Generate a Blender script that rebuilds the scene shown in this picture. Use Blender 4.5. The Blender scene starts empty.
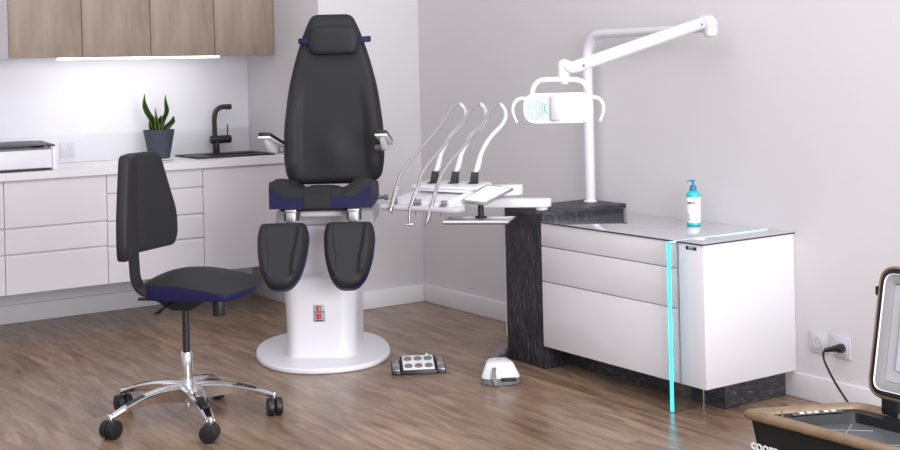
import bpy, bmesh, math, random
from mathutils import Vector, Matrix
random.seed(4)
C = bpy.context.scene.collection
PI = math.pi
sc = bpy.context.scene

# ------------------------------------------------------------------ camera
cam_d = bpy.data.cameras.new('camera'); cam = bpy.data.objects.new('camera', cam_d); C.objects.link(cam)
cam_d.sensor_fit = 'HORIZONTAL'; cam_d.sensor_width = 36.0; cam_d.lens = 1255.98 * 36 / 900
cam_d.shift_x = 0.0040; cam_d.shift_y = -0.17192; cam_d.clip_start = 0.05
YAW, ROLL = -0.5902, 0.0232
cam.matrix_world = Matrix.Translation((-4.0971, -6.4075, 1.3917)) @ Matrix.Rotation(YAW, 4, 'Z') @ Matrix.Rotation(PI/2, 4, 'X') @ Matrix.Rotation(-ROLL, 4, 'Z')
sc.camera = cam

# ------------------------------------------------------------------ light
w = bpy.data.worlds.new('daylight'); sc.world = w; w.use_nodes = True
w.node_tree.nodes['Background'].inputs[0].default_value = (0.93, 0.93, 1.0, 1)
w.node_tree.nodes['Background'].inputs[1].default_value = 0.58

def area(name, loc, target, sx, sy, power, col=(1, 1, 1), spread=180):
    l = bpy.data.lights.new(name, 'AREA'); l.shape = 'RECTANGLE'; l.size = sx; l.size_y = sy
    l.energy = power; l.color = col; l.spread = math.radians(spread)
    o = bpy.data.objects.new(name, l); C.objects.link(o); o.location = loc
    o.rotation_euler = (Vector(target) - Vector(loc)).to_track_quat('-Z', 'Y').to_euler()
    return o
area('window_daylight', (-2.2, -7.9, 1.75), (-1.2, 0, 1.0), 3.2, 2.0, 305, (0.95, 0.955, 1.0))
area('overhead_fill', (-2.4, -3.4, 3.4), (-2.0, -2.4, 0), 3.2, 3.2, 70, (1, 0.985, 0.97))  # added overhead fill light, not a real source in the room

sc.view_settings.view_transform = 'Standard'
sc.view_settings.look = 'None'
sc.view_settings.gamma = 1
sc.view_settings.use_curve_mapping = False
sc.view_settings.exposure = 0.0

# ------------------------------------------------------------------ materials
def nt(name):
    m = bpy.data.materials.new(name); m.use_nodes = True
    return m, m.node_tree, m.node_tree.nodes['Principled BSDF']
def srgb(r, g, b):
    f = lambda c: (c/255/12.92) if c/255 <= .04045 else ((c/255+.055)/1.055)**2.4
    return (f(r), f(g), f(b), 1)
def mat(name, col, rough=.5, metal=0, bump=0, bscale=200, coat=0, var=0, vscale=8, emit=None, es=0, trans=0, ior=1.45, spec=.5):
    m, t, b = nt(name)
    b.inputs['Base Color'].default_value = col; b.inputs['Roughness'].default_value = rough
    b.inputs['Metallic'].default_value = metal; b.inputs['Coat Weight'].default_value = coat
    b.inputs['Transmission Weight'].default_value = trans; b.inputs['IOR'].default_value = ior
    b.inputs['Specular IOR Level'].default_value = spec
    if emit: b.inputs['Emission Color'].default_value = emit; b.inputs['Emission Strength'].default_value = es
    tc = t.nodes.new('ShaderNodeTexCoord')
    n = t.nodes.new('ShaderNodeTexNoise'); n.inputs['Scale'].default_value = vscale; n.inputs['Detail'].default_value = 3
    t.links.new(tc.outputs['Object'], n.inputs['Vector'])
    mix = t.nodes.new('ShaderNodeMix'); mix.data_type = 'RGBA'; v = max(var, .01)
    mix.inputs['A'].default_value = (col[0]*(1-v), col[1]*(1-v), col[2]*(1-v), 1)
    mix.inputs['B'].default_value = (min(1, col[0]*(1+v)), min(1, col[1]*(1+v)), min(1, col[2]*(1+v)), 1)
    t.links.new(n.outputs['Fac'], mix.inputs['Factor']); t.links.new(mix.outputs['Result'], b.inputs['Base Color'])
    if bump:
        n2 = t.nodes.new('ShaderNodeTexNoise'); n2.inputs['Scale'].default_value = bscale; n2.inputs['Detail'].default_value = 2
        t.links.new(tc.outputs['Object'], n2.inputs['Vector'])
        bp = t.nodes.new('ShaderNodeBump'); bp.inputs['Strength'].default_value = bump; bp.inputs['Distance'].default_value = .002
        t.links.new(n2.outputs['Fac'], bp.inputs['Height']); t.links.new(bp.outputs['Normal'], b.inputs['Normal'])
    return m

def grain(name, stops, scale=(1, 1, 1), nscale=6, detail=6, rough=.5, bump=.1, fine=None, distort=.4):
    """wood: noise stretched along one axis"""
    m, t, b = nt(name)
    tc = t.nodes.new('ShaderNodeTexCoord'); mp = t.nodes.new('ShaderNodeMapping'); mp.inputs['Scale'].default_value = scale
    t.links.new(tc.outputs['Object'], mp.inputs['Vector'])
    n = t.nodes.new('ShaderNodeTexNoise'); n.inputs['Scale'].default_value = nscale; n.inputs['Detail'].default_value = detail
    n.inputs['Roughness'].default_value = .65; n.inputs['Distortion'].default_value = distort
    t.links.new(mp.outputs['Vector'], n.inputs['Vector'])
    r = t.nodes.new('ShaderNodeValToRGB'); e = r.color_ramp.elements
    e[0].position, e[0].color = stops[0]; e[1].position, e[1].color = stops[-1]
    for p, c in stops[1:-1]:
        k = e.new(p); k.color = c
    t.links.new(n.outputs['Fac'], r.inputs['Fac']); t.links.new(r.outputs['Color'], b.inputs['Base Color'])
    bp = t.nodes.new('ShaderNodeBump'); bp.inputs['Strength'].default_value = bump; bp.inputs['Distance'].default_value = .003
    t.links.new(n.outputs['Fac'], bp.inputs['Height']); t.links.new(bp.outputs['Normal'], b.inputs['Normal'])
    b.inputs['Roughness'].default_value = rough
    return m

def floor_mat():
    m, t, b = nt('oak_planks')
    tc = t.nodes.new('ShaderNodeTexCoord')
    mp = t.nodes.new('ShaderNodeMapping'); mp.inputs['Rotation'].default_value = (0, 0, PI/2)
    t.links.new(tc.outputs['Object'], mp.inputs['Vector'])
    br = t.nodes.new('ShaderNodeTexBrick'); br.offset = .37; br.inputs['Scale'].default_value = 1
    br.inputs['Brick Width'].default_value = 1.6; br.inputs['Row Height'].default_value = .19
    br.inputs['Mortar Size'].default_value = .0012; br.inputs['Mortar Smooth'].default_value = .3
    br.inputs['Color1'].default_value = (0, 0, 0, 1); br.inputs['Color2'].default_value = (1, 1, 1, 1); br.inputs['Mortar'].default_value = (.5, .5, .5, 1)
    t.links.new(mp.outputs['Vector'], br.inputs['Vector'])
    # shift the grain from plank to plank
    mul = t.nodes.new('ShaderNodeVectorMath'); mul.operation = 'SCALE'; mul.inputs['Scale'].default_value = 5.0
    t.links.new(br.outputs['Color'], mul.inputs[0])
    add = t.nodes.new('ShaderNodeVectorMath'); add.operation = 'ADD'
    t.links.new(tc.outputs['Object'], add.inputs[0]); t.links.new(mul.outputs[0], add.inputs[1])
    g = t.nodes.new('ShaderNodeMapping'); g.inputs['Scale'].default_value = (9, 1.1, 1)
    t.links.new(add.outputs[0], g.inputs['Vector'])
    n = t.nodes.new('ShaderNodeTexNoise'); n.inputs['Scale'].default_value = 2.2; n.inputs['Detail'].default_value = 8; n.inputs['Roughness'].default_value = .62; n.inputs['Distortion'].default_value = .9
    t.links.new(g.outputs[0], n.inputs['Vector'])
    r = t.nodes.new('ShaderNodeValToRGB'); e = r.color_ramp.elements
    e[0].position = .32; e[0].color = srgb(108, 86, 69); e[1].position = .70; e[1].color = srgb(178, 152, 128)
    k = e.new(.46); k.color = srgb(139, 114, 94); k = e.new(.56); k.color = srgb(157, 131, 109)
    t.links.new(n.outputs['Fac'], r.inputs['Fac'])
    mx = t.nodes.new('ShaderNodeMix'); mx.data_type = 'RGBA'; mx.blend_type = 'MULTIPLY'; mx.inputs['Factor'].default_value = .18
    t.links.new(r.outputs['Color'], mx.inputs['A']); t.links.new(br.outputs['Color'], mx.inputs['B'])
    mo = t.nodes.new('ShaderNodeMix'); mo.data_type = 'RGBA'; mo.inputs['B'].default_value = srgb(82, 64, 52)
    t.links.new(br.outputs['Fac'], mo.inputs['Factor']); t.links.new(mx.outputs['Result'], mo.inputs['A'])
    t.links.new(mo.outputs['Result'], b.inputs['Base Color'])
    b.inputs['Roughness'].default_value = .29
    bp = t.nodes.new('ShaderNodeBump'); bp.inputs['Strength'].default_value = .12; bp.inputs['Distance'].default_value = .002
    t.links.new(n.outputs['Fac'], bp.inputs['Height']); t.links.new(bp.outputs['Normal'], b.inputs['Normal'])
    return m

M = {}
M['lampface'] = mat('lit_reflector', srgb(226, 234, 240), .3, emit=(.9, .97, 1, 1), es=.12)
M['cyanmark'] = mat('pale_cyan_facet', srgb(70, 168, 204), .4)
M['steelgrey'] = mat('lid_border_grey', srgb(146, 144, 146), .45)
M['panel'] = mat('control_strip', srgb(92, 84, 70), .4)
M['redsoft'] = mat('faint_red_print', srgb(226, 150, 150), .4)
M['floor'] = floor_mat()
M['wall'] = mat('wall_paint', srgb(212, 209, 211), .62, bump=.05, bscale=300)
M['wallk'] = mat('kitchen_wall_paint', srgb(222, 222, 228), .5)
M['base'] = mat('white_skirting', srgb(225, 223, 226), .45)
M['gloss'] = mat('white_lacquer', srgb(228, 226, 230), .22, coat=.3)
M['kfront'] = mat('kitchen_lacquer', srgb(222, 219, 223), .35)
M['upst'] = mat('splash_strip', srgb(212, 212, 217), .4)
M['top'] = mat('white_worktop', srgb(232, 230, 232), .35)
M['white'] = mat('white_plastic', srgb(235, 234, 240), .3, coat=.2)
M['whitem'] = mat('white_metal', srgb(222, 221, 228), .28, coat=.3)
M['grey'] = mat('grey_plastic', srgb(120, 120, 124), .45)
M['lgrey'] = mat('light_grey_plastic', srgb(190, 189, 194), .4)
M['leather'] = mat('black_leather', srgb(41, 41, 42), .56, spec=.35, bump=.25, bscale=350)
M['navy'] = mat('navy_leather', srgb(27, 26, 68), .5, spec=.35, bump=.2, bscale=350)
M['black'] = mat('black_plastic', srgb(30, 30, 32), .4)
M['blackm'] = mat('black_metal', srgb(40, 40, 42), .38)
M['chrome'] = mat('chrome', (.8, .8, .82, 1), .12, 1)
M['steel'] = mat('brushed_steel', (.62, .62, .64, 1), .3, 1)
M['tube'] = mat('pale_grey_hose', srgb(158, 157, 162), .3)
M['copper'] = mat('copper', srgb(176, 112, 74), .5)
M['darkwood'] = grain('dark_ash_upright', [(.34, srgb(14, 14, 18)), (.5, srgb(38, 38, 44)), (.6, srgb(64, 64, 72)), (.7, srgb(125, 125, 135))], (13, 13, 1.6), 11, 10, .5, .25)
M['darkwoodh'] = grain('dark_ash_lying', [(.34, srgb(22, 22, 26)), (.5, srgb(52, 52, 58)), (.6, srgb(78, 78, 86)), (.7, srgb(135, 135, 145))], (2.2, 2.2, 13), 11, 10, .5, .25)
M['kwood'] = grain('greige_oak', [(.25, srgb(134, 118, 105)), (.5, srgb(152, 136, 122)), (.75, srgb(168, 153, 138))], (6, 6, .8), 3, 7, .5, .06)
M['bronze'] = grain('tan_rim', [(.2, srgb(112, 91, 70)), (.8, srgb(144, 120, 95))], (3, 3, 3), 4, 3, .4, .02)
M['glass'] = mat('clear_glass', (.93, .95, .97, 1), .02, trans=1.0, ior=1.45)
M['glasstop'] = mat('glossy_glass_top', srgb(184, 181, 187), .06, coat=1.0)
M['edge'] = mat('dark_glass_edge', srgb(52, 50, 56), .3)
M['cyan'] = mat('cyan_led', srgb(40, 220, 250), .3, emit=(.05, .72, 1.0, 1), es=2.2)
M['cyansoft'] = mat('pale_led_line', srgb(150, 210, 250), .2, emit=(.62, .80, 1.0, 1), es=.7)
M['led'] = mat('white_led', (1, 1, 1, 1), .4, emit=(1, .99, .98, 1), es=4)
M['lamp'] = mat('lamp_glow', (1, 1, 1, 1), .4, emit=(1, 1, 1, 1), es=1.2)
M['teal'] = mat('teal_plastic', srgb(60, 190, 196), .3)
M['blue'] = mat('blue_plastic', srgb(36, 130, 172), .3)
M['label'] = mat('paper_label', srgb(240, 240, 244), .4)
M['ink'] = mat('dark_ink', srgb(70, 74, 96), .5)
M['red'] = mat('red_print', srgb(214, 30, 36), .4)
M['silver'] = mat('silver_sticker', srgb(176, 180, 184), .35, .2)
M['pot'] = mat('blue_grey_stone', srgb(62, 68, 80), .7, bump=.3, bscale=90, var=.35, vscale=60)
M['leaf'] = mat('dark_leaf', srgb(32, 50, 26), .4, var=.4, vscale=30)
M['leafedge'] = mat('yellow_green_leaf_edge', srgb(104, 122, 48), .4)
M['soil'] = mat('dark_soil', srgb(45, 36, 30), .9, var=.4, vscale=80)
M['terra'] = mat('reddish_edge', srgb(150, 96, 84), .6)
M['green'] = mat('green_light', srgb(60, 230, 90), .4, emit=(.1, 1, .2, 1), es=1.6)
M['casein'] = mat('case_lining', srgb(88, 90, 95), .4)  # lining grey includes the shadow inside the case, darkened into the colour
M['casex'] = mat('case_moulding', srgb(136, 138, 144), .4)
M['casebody'] = mat('case_black', srgb(36, 36, 38), .6, spec=.2)
M['lidpad'] = mat('lid_lining', srgb(178, 178, 184), .5)
M['screen'] = mat('lit_tablet_glass', srgb(240, 240, 244), .12, coat=.5, emit=(1, 1, 1, 1), es=.55)

# ------------------------------------------------------------------ mesh helpers
def bevel_geom(bm, verts, r, seg=3):
    if r <= 0: return
    es = set()
    for v in verts:
        for e in v.link_edges: es.add(e)
    bmesh.ops.bevel(bm, geom=list(es), offset=r, segments=seg, profile=.5, affect='EDGES', clamp_overlap=True)
def box(bm, lo, hi, r=0.0, seg=2, rot=None, piv=None):
    cx = [(a+b)/2 for a, b in zip(lo, hi)]
    g = bmesh.ops.create_cube(bm, size=1.0); vs = g['verts']
    for v in vs: v.co = Vector((cx[i] + v.co[i]*(hi[i]-lo[i]) for i in range(3)))
    if rot is not None:
        p = Vector(piv if piv else cx)
        for v in vs: v.co = p + rot @ (v.co - p)
    bevel_geom(bm, vs, r, seg)
    return bm
def ring_frame(d):
    d = d.normalized(); a = Vector((0, 0, 1)) if abs(d.z) < .9 else Vector((1, 0, 0))
    u = d.cross(a).normalized(); return u, d.cross(u).normalized()
def loft(bm, rings, cap=True, closed=True):
    R = [[bm.verts.new(p) for p in r] for r in rings]
    n = len(R[0])
    for a, b in zip(R, R[1:]):
        for i in range(n if closed else n-1):
            j = (i+1) % n
            try: bm.faces.new((a[i], a[j], b[j], b[i]))
            except ValueError: pass
    if cap:
        bm.faces.new(list(reversed(R[0]))); bm.faces.new(R[-1])
    return R
def cyl(bm, p0, p1, r0, r1=None, seg=20, bev=0):
    r1 = r0 if r1 is None else r1
    p0, p1 = Vector(p0), Vector(p1); u, v = ring_frame(p1-p0); d = (p1-p0).normalized()
    def rg(p, r): return [p + r*(math.cos(a)*u + math.sin(a)*v) for a in [2*PI*i/seg for i in range(seg)]]
    if bev:
        rs = [rg(p0, r0-bev), rg(p0 + d*bev*.3, r0-bev*.3), rg(p0 + d*bev, r0), rg(p1 - d*bev, r1), rg(p1 - d*bev*.3, r1-bev*.3), rg(p1, r1-bev)]
    else: rs = [rg(p0, r0), rg(p1, r1)]
    loft(bm, rs)
    return bm
def smooth_path(pts, n=8):
    """Catmull-Rom through pts"""
    P = [Vector(p) for p in pts]; P = [2*P[0]-P[1]] + P + [2*P[-1]-P[-2]]; out = []
    for i in range(1, len(P)-2):
        for k in range(n):
            t = k/n; a, b, c, d = P[i-1], P[i], P[i+1], P[i+2]
            out.append(.5*((2*b) + (c-a)*t + (2*a-5*b+4*c-d)*t*t + (3*b-a-3*c+d)*t**3))
    out.append(P[-2]); return out
def tube(bm, pts, r, seg=12, n=8, smooth=True, sq=None):
    P = smooth_path(pts, n) if smooth else [Vector(p) for p in pts]
    L = len(P)
    rr = r if callable(r) else (lambda t: r)
    d0 = (P[1]-P[0]).normalized(); u, v = ring_frame(d0); rs = []
    for i, p in enumerate(P):
        d = (P[min(i+1, L-1)] - P[max(i-1, 0)]).normalized()
        u = (u - d*u.dot(d)).normalized(); v = d.cross(u).normalized()
        R = rr(i/(L-1))
        rs.append([p + R*(math.cos(a)*u + math.sin(a)*v) for a in [2*PI*k/seg for k in range(seg)]])
    loft(bm, rs); return bm
def ribbon(bm, pts, wvec, th, n=8, smooth=True):
    """flat strap of width vector wvec and thickness th along pts"""
    P = smooth_path(pts, n) if smooth else [Vector(p) for p in pts]; W = Vector(wvec)/2; rs = []; L = len(P)
    for i, p in enumerate(P):
        d = (P[min(i+1, L-1)] - P[max(i-1, 0)]).normalized(); nn = d.cross(W).normalized()*th/2
        rs.append([p-W-nn, p+W-nn, p+W+nn, p-W+nn])
    loft(bm, rs); return bm
def prism(bm, poly, f0, f1, bev=0, seg=2):
    """poly 2D points; f0/f1 map (a,b) -> 3D for the two ends"""
    R = [[bm.verts.new(f0(*p)) for p in poly], [bm.verts.new(f1(*p)) for p in poly]]
    n = len(poly)
    for i in range(n):
        j = (i+1) % n; bm.faces.new((R[0][i], R[0][j], R[1][j], R[1][i]))
    bm.faces.new(list(reversed(R[0]))); bm.faces.new(R[1])
    bmesh.ops.recalc_face_normals(bm, faces=bm.faces[:])
    if bev: bevel_geom(bm, R[0]+R[1], bev, seg)
    return bm
def lathe(bm, prof, c=(0, 0, 0), seg=28):
    rs = [[(c[0]+r*math.cos(2*PI*i/seg), c[1]+r*math.sin(2*PI*i/seg), c[2]+z) for i in range(seg)] for r, z in prof]
    loft(bm, rs); return bm
def round_poly(pts, r, seg=5):
    out = []; n = len(pts)
    for i in range(n):
        p0, p, p1 = Vector(pts[i-1]), Vector(pts[i]), Vector(pts[(i+1) % n])
        rad = r[i] if isinstance(r, (list, tuple)) else r
        a = (p0-p); b = (p1-p); k = min(rad, a.length*.45, b.length*.45)
        A = p + a.normalized()*k; B = p + b.normalized()*k
        for s in range(seg+1):
            t = s/seg; q = (1-t)**2*A + 2*t*(1-t)*p + t*t*B; out.append((q.x, q.y))
    return out
def resample(poly, n):
    P = [Vector(p) for p in poly]; L = [0]
    for i in range(len(P)): L.append(L[-1] + (P[(i+1) % len(P)]-P[i]).length)
    out = []; T = L[-1]; j = 0
    for k in range(n):
        s = T*k/n
        while L[j+1] < s: j += 1
        t = (s-L[j])/max(1e-9, L[j+1]-L[j]); q = P[j].lerp(P[(j+1) % len(P)], t); out.append((q.x, q.y))
    return out
def slab(bm, outline, rings, mp, disp=None, n=72, ctr=None):
    """cushion: outline scaled towards its centre through rings [(inset, w)], mapped by mp(u,v,w)"""
    o = resample(outline, n)
    cx = sum(p[0] for p in o)/n; cy = sum(p[1] for p in o)/n
    if ctr: cx, cy = ctr
    us = [p[0] for p in o]; half = (max(us)-min(us))/2
    rs = []
    for s, wv in rings:
        k = 1 - s/half if s < half else 0.001
        ring = []
        for x, y in o:
            X, Y = cx+(x-cx)*k, cy+(y-cy)*k
            W = wv + (disp(X, Y) if (disp and wv is not None and s > .012) else 0)
            ring.append(mp(X, Y, W))
        rs.append(ring)
    loft(bm, rs); bmesh.ops.recalc_face_normals(bm, faces=bm.faces[:])
    return bm
def heightslab(bm, X, Y, top, bot):
    nx, ny = len(X), len(Y)
    T = [[bm.verts.new((x(yv) if callable(x) else x, yv, top(x(yv) if callable(x) else x, yv))) for yv in Y] for x in X]
    B = [[bm.verts.new((v.co.x, v.co.y, bot(v.co.x, v.co.y))) for v in row] for row in T]
    for i in range(nx-1):
        for j in range(ny-1):
            bm.faces.new((T[i][j], T[i+1][j], T[i+1][j+1], T[i][j+1])); bm.faces.new((B[i][j], B[i][j+1], B[i+1][j+1], B[i+1][j]))
    for i in range(nx-1):
        bm.faces.new((T[i][0], B[i][0], B[i+1][0], T[i+1][0])); bm.faces.new((T[i][-1], T[i+1][-1], B[i+1][-1], B[i][-1]))
    for j in range(ny-1):
        bm.faces.new((T[0][j], T[0][j+1], B[0][j+1], B[0][j])); bm.faces.new((T[-1][j], B[-1][j], B[-1][j+1], T[-1][j+1]))
    bmesh.ops.recalc_face_normals(bm, faces=bm.faces[:])
    return bm
def sstep(a, b, x):
    t = max(0, min(1, (x-a)/(b-a))); return t*t*(3-2*t)
def N(): return bmesh.new()

def obj(name, bm, m, parent=None, label=None, ang=35, world=False):
    me = bpy.data.meshes.new(name)
    bmesh.ops.remove_doubles(bm, verts=bm.verts[:], dist=1e-5)
    bmesh.ops.recalc_face_normals(bm, faces=bm.faces[:])
    off = Vector((0, 0, 0))
    if parent is None:
        xs = [v.co for v in bm.verts]
        off = Vector(((min(v.x for v in xs)+max(v.x for v in xs))/2, (min(v.y for v in xs)+max(v.y for v in xs))/2, min(v.z for v in xs)))
    elif world:
        q = parent; off = Vector((0, 0, 0))
        while q is not None: off = off + q.location; q = q.parent
    if off.length: bmesh.ops.translate(bm, verts=bm.verts[:], vec=-off)
    bm.to_mesh(me); bm.free()
    me.shade_smooth(); me.set_sharp_from_angle(angle=math.radians(ang))
    me.materials.append(m)
    o = bpy.data.objects.new(name, me); C.objects.link(o)
    if parent is None: o.location = off
    else: o.parent = parent
    if label: o['label'] = label
    return o
def tag(o, label, cat, group=None):
    o['label'] = label; o['category'] = cat
    if group: o['group'] = group
    return o
def thing(name, label, cat, loc=(0, 0, 0), rotz=0, group=None):
    o = bpy.data.objects.new(name, None); C.objects.link(o); o.location = loc; o.rotation_euler = (0, 0, rotz)
    o.empty_display_size = .1
    return tag(o, label, cat, group)
def struct(name, bm, m, parent=None):
    o = obj(name, bm, m, parent)
    if parent is None: o['kind'] = 'structure'
    return o
def text_bm(s, size, depth, xf, bold=0.0, bm=None):
    cu = bpy.data.curves.new('txt', 'FONT'); cu.body = s; cu.size = size; cu.extrude = depth; cu.offset = bold
    to = bpy.data.objects.new('txt', cu); C.objects.link(to)
    bpy.context.view_layer.update()
    me = bpy.data.meshes.new_from_object(to)
    if bm is None: bm = bmesh.new()
    n0 = len(bm.verts); bm.from_mesh(me); bm.verts.ensure_lookup_table()
    for v in bm.verts[n0:]: v.co = xf @ v.co
    C.objects.unlink(to); bpy.data.objects.remove(to); bpy.data.curves.remove(cu); bpy.data.meshes.remove(me)
    return bm

# ================================================================== SETTING
XS = -0.684          # alcove side wall
YB = 0.975           # kitchen wall
bm = N(); box(bm, (-5.2, -8.2, -.06), (.1, 1.2, 0)); struct('floor', bm, M['floor'])
bm = N(); box(bm, (0, -8.2, 0), (.12, 1.2, 2.75)); struct('wall_right', bm, M['wall'])
bm = N(); box(bm, (XS, 0, 0), (0, YB, 2.75), .004); struct('wall_front', bm, M['wall'])
bm = N(); box(bm, (-5.2, YB, 0), (0, 1.1, 2.75)); struct('wall_back', bm, M['wallk'])
bm = N(); box(bm, (-5.3, -8.2, 0), (-5.2, 1.2, 2.75)); struct('wall_left', bm, M['wall'])
HB, TB = .1064, .016
def skirting(name, lo, hi, ax):
    bm = N(); box(bm, lo, hi, .005, 3); return struct(name, bm, M['base'])
skirting('baseboard_right', (-TB, -8.2, 0), (0, 0, HB), 0)
skirting('baseboard_front', (XS-TB, -TB, 0), (-TB-.0005, 0, HB), 1)
skirting('baseboard_alcove', (XS-TB, 0.0005, 0), (XS, YB-TB, HB), 0)
skirting('baseboard_back', (-5.2, YB-TB, 0), (XS-TB-.0005, YB, HB), 1)

# ================================================================== KITCHEN
YD = 0.42
ZD, ZW = .2537, .86
seams = [-.686, -1.237, -1.804, -2.358, -2.92]
fronts = [[(ZD, ZW)], [(ZD, .458), (.462, .598), (.602, .751), (.755, ZW)], [(ZD, .465), (.469, .604), (.608, ZW)], [(ZD, .465), (.469, .604), (.608, ZW)]]
klab = ['white wall-hung base cabinet with plain door under the black sink',
        'white wall-hung base cabinet with four drawer fronts behind the stool backrest',
        'white wall-hung base cabinet with three drawer fronts left of the stool backrest',
        'white wall-hung base cabinet at the left frame edge, only a sliver showing']
for i in range(4):
    x1, x0 = seams[i], seams[i+1]
    t = thing('base_cabinet', klab[i], 'cabinet', ((x0+x1)/2, .7, ZD), 0, 'white lower kitchen cabinets')
    bm = N()
    if i == 0:
        for lo_, hi_ in (((x0+.001, YD+.02, ZD), (x1-.001, YB-.002, ZD+.018)), ((x0+.001, YD+.02, ZD+.018), (x0+.019, YB-.002, ZW-.001)), ((x1-.019, YD+.02, ZD+.018), (x1-.001, YB-.002, ZW-.001)), ((x0+.019, YB-.012, ZD+.018), (x1-.019, YB-.002, ZW-.001))): box(bm, lo_, hi_)
    else: box(bm, (x0+.001, YD+.02, ZD), (x1-.001, YB-.002, ZW-.001))
    obj('carcass', bm, M['kfront'], t, world=True)
    for a, b in fronts[i]:
        bm = N(); bev = .010
        X0, X1 = x0+.002, x1-.002
        prism(bm, [(YD, a+.001), (YD, b-.016), (YD+.010, b-.003), (YD+.0195, b-.003), (YD+.0195, a+.001)], lambda y, z: (X0, y, z), lambda y, z: (X1, y, z))
        obj('door' if i == 0 else 'drawer_front', bm, M['kfront'], t, world=True, ang=20)
# worktop with a cut-out for the sink
SX0, SX1, SY0, SY1 = -1.10, -.74, .62, .80
bm = N()
xs = [-3.0, SX0, SX1, XS-.001]; ys = [.40, SY0, SY1, YB-.001]
for i in range(3):
    for j in range(3):
        if i == 1 and j == 1: continue
        box(bm, (xs[i], ys[j], ZW), (xs[i+1], ys[j+1], .90))
tag(obj('worktop', bm, M['top']), 'long white worktop on the wall-hung kitchen cabinets', 'worktop')
bm = N(); box(bm, (-3.0, YB-.013, .9005), (XS-.001, YB-.001, 1.06), .003); tag(obj('upstand', bm, M['upst']), 'low white splashback strip standing along the back of the worktop', 'splashback')
# sink
t = thing('kitchen_sink', 'black rectangular drop-in sink set in the white worktop', 'sink', (-.92, .70, .9))
bm = N(); X0, X1, Y0, Y1 = -1.20, -.70, .57, .93
for lo, hi in [((X0, Y0, .9005), (X1, SY0+.01, .912)), ((X0, SY1-.01, .9005), (X1, Y1, .912)), ((X0, SY0+.0102, .9005), (SX0+.01, SY1-.0102, .912)), ((SX1-.01, SY0+.0102, .9005), (X1, SY1-.0102, .912))]:
    box(bm, lo, hi, .002)
obj('rim', bm, M['blackm'], t, world=True)
bm = N(); a, b, c, d = SX0+.004, SX1-.004, SY0+.004, SY1-.004
box(bm, (a, c, .74), (b, d, .745)); box(bm, (a, c, .745), (a+.005, d, .905)); box(bm, (b-.005, c, .745), (b, d, .905)); box(bm, (a, c, .745), (b, c+.005, .905)); box(bm, (a, d-.005, .745), (b, d, .905))
obj('basin', bm, M['black'], t, world=True)
# faucet
fx, fy = -.952, .875
t = thing('kitchen_faucet', 'matt black mixer tap with bent spout behind the sink', 'faucet', (fx, fy, .912))
bm = N(); cyl(bm, (fx, fy, .912), (fx, fy, .99), .021, bev=.003); obj('base', bm, M['blackm'], t, world=True)
bm = N(); tube(bm, [(fx-.008, fy, .985), (fx-.008, fy, 1.06), (fx-.008, fy, 1.125), (fx+.004, fy, 1.172), (fx+.035, fy-.005, 1.195), (fx+.07, fy-.01, 1.196)], .015, 16); cyl(bm, (fx+.062, fy-.009, 1.196), (fx+.1, fy-.014, 1.196), .017, bev=.003); obj('spout', bm, M['blackm'], t, world=True)
bm = N(); cyl(bm, (fx-.035, fy, .995), (fx+.097, fy, .995), .025, bev=.005); obj('mixer_body', bm, M['blackm'], t, world=True)
bm = N(); cyl(bm, (fx+.078, fy, 1.012), (fx+.078, fy, 1.085), .004); obj('handle', bm, M['blackm'], t, world=True)

# upper cabinets
ux = [-.686, -1.076, -1.472, -1.872, -2.274]; ZU = 1.512
ulab = ['rightmost greige oak wall cabinet, beside the alcove side wall', 'greige oak wall cabinet, second from the right, above the sink end',
        'greige oak wall cabinet, third from the right, above the potted plant', 'leftmost greige oak wall cabinet, hanging above the white box appliance']
for i in range(4):
    x1, x0 = ux[i], ux[i+1]
    t = thing('wall_cabinet', ulab[i], 'cabinet', ((x0+x1)/2, .78, ZU), 0, 'greige oak wall cabinets')
    bm = N(); box(bm, (x0+.0005, .598, ZU), (x1-.0005, YB-.001, 2.2)); obj('carcass', bm, M['kfront'], t, world=True)
    bm = N(); box(bm, (x0+.002, .577, ZU-.002), (x1-.002, .597, 2.2), .0015); obj('door', bm, M['kwood'], t, world=True)
bm = N(); box(bm, (-1.996, .62, 1.499), (-1.027, .645, 1.5118), .002)
t = obj('light_strip', bm, M['led']); tag(t, 'thin glowing light strip under the oak wall cabinets', 'light')
lo = area('strip_light', (-1.51, .66, 1.494), (-1.51, .84, 1.2), .95, .03, 1.4, (1, .99, .98)); lo.parent = t; lo.matrix_parent_inverse = t.matrix_basis.inverted()

def outlet(name, c, nrm, label, group=None, mtl='label'):
    """square socket plate with recessed round well; nrm 'x' faces -X, 'y' faces -Y"""
    t = thing(name, label, 'socket', c, -PI/2 if nrm == 'x' else 0, group)
    bm = N(); box(bm, (-.043, -.009, -.043), (.043, -.0005, .043), .003); obj('frame', bm, M['lgrey2'], t)
    bm = N(); box(bm, (-.030, -.012, -.030), (.030, -.0085, .030), .002); obj('cover', bm, M['lgrey2'], t)
    bm = N()
    prof = [(.0225, .0), (.0225, .0022), (.0185, .0022), (.0180, .0)]
    rs = [[(r*math.cos(2*PI*k/28), -.0121-z, r*math.sin(2*PI*k/28)) for k in range(28)] for r, z in prof]
    loft(bm, rs+[rs[0]], cap=False); obj('socket_ring', bm, M['lgrey2'], t)
    for dx in (-.0095, .0095):
        bm = N(); cyl(bm, (dx, -.0125, 0), (dx, -.0121, 0), .0021, seg=10); obj('socket_hole', bm, M['grey'], t)
    bm = N(); cyl(bm, (0, -.0150, .011), (0, -.0121, .011), .0020, seg=10); obj('earth_pin', bm, M['steel'], t)
    return t
M['lgrey2'] = mat('socket_plastic', srgb(200, 201, 208), .35)
def outlet_at(x, y, z, n, label): return outlet('wall_socket', (x, y, z), n, label, 'wall sockets')

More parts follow.
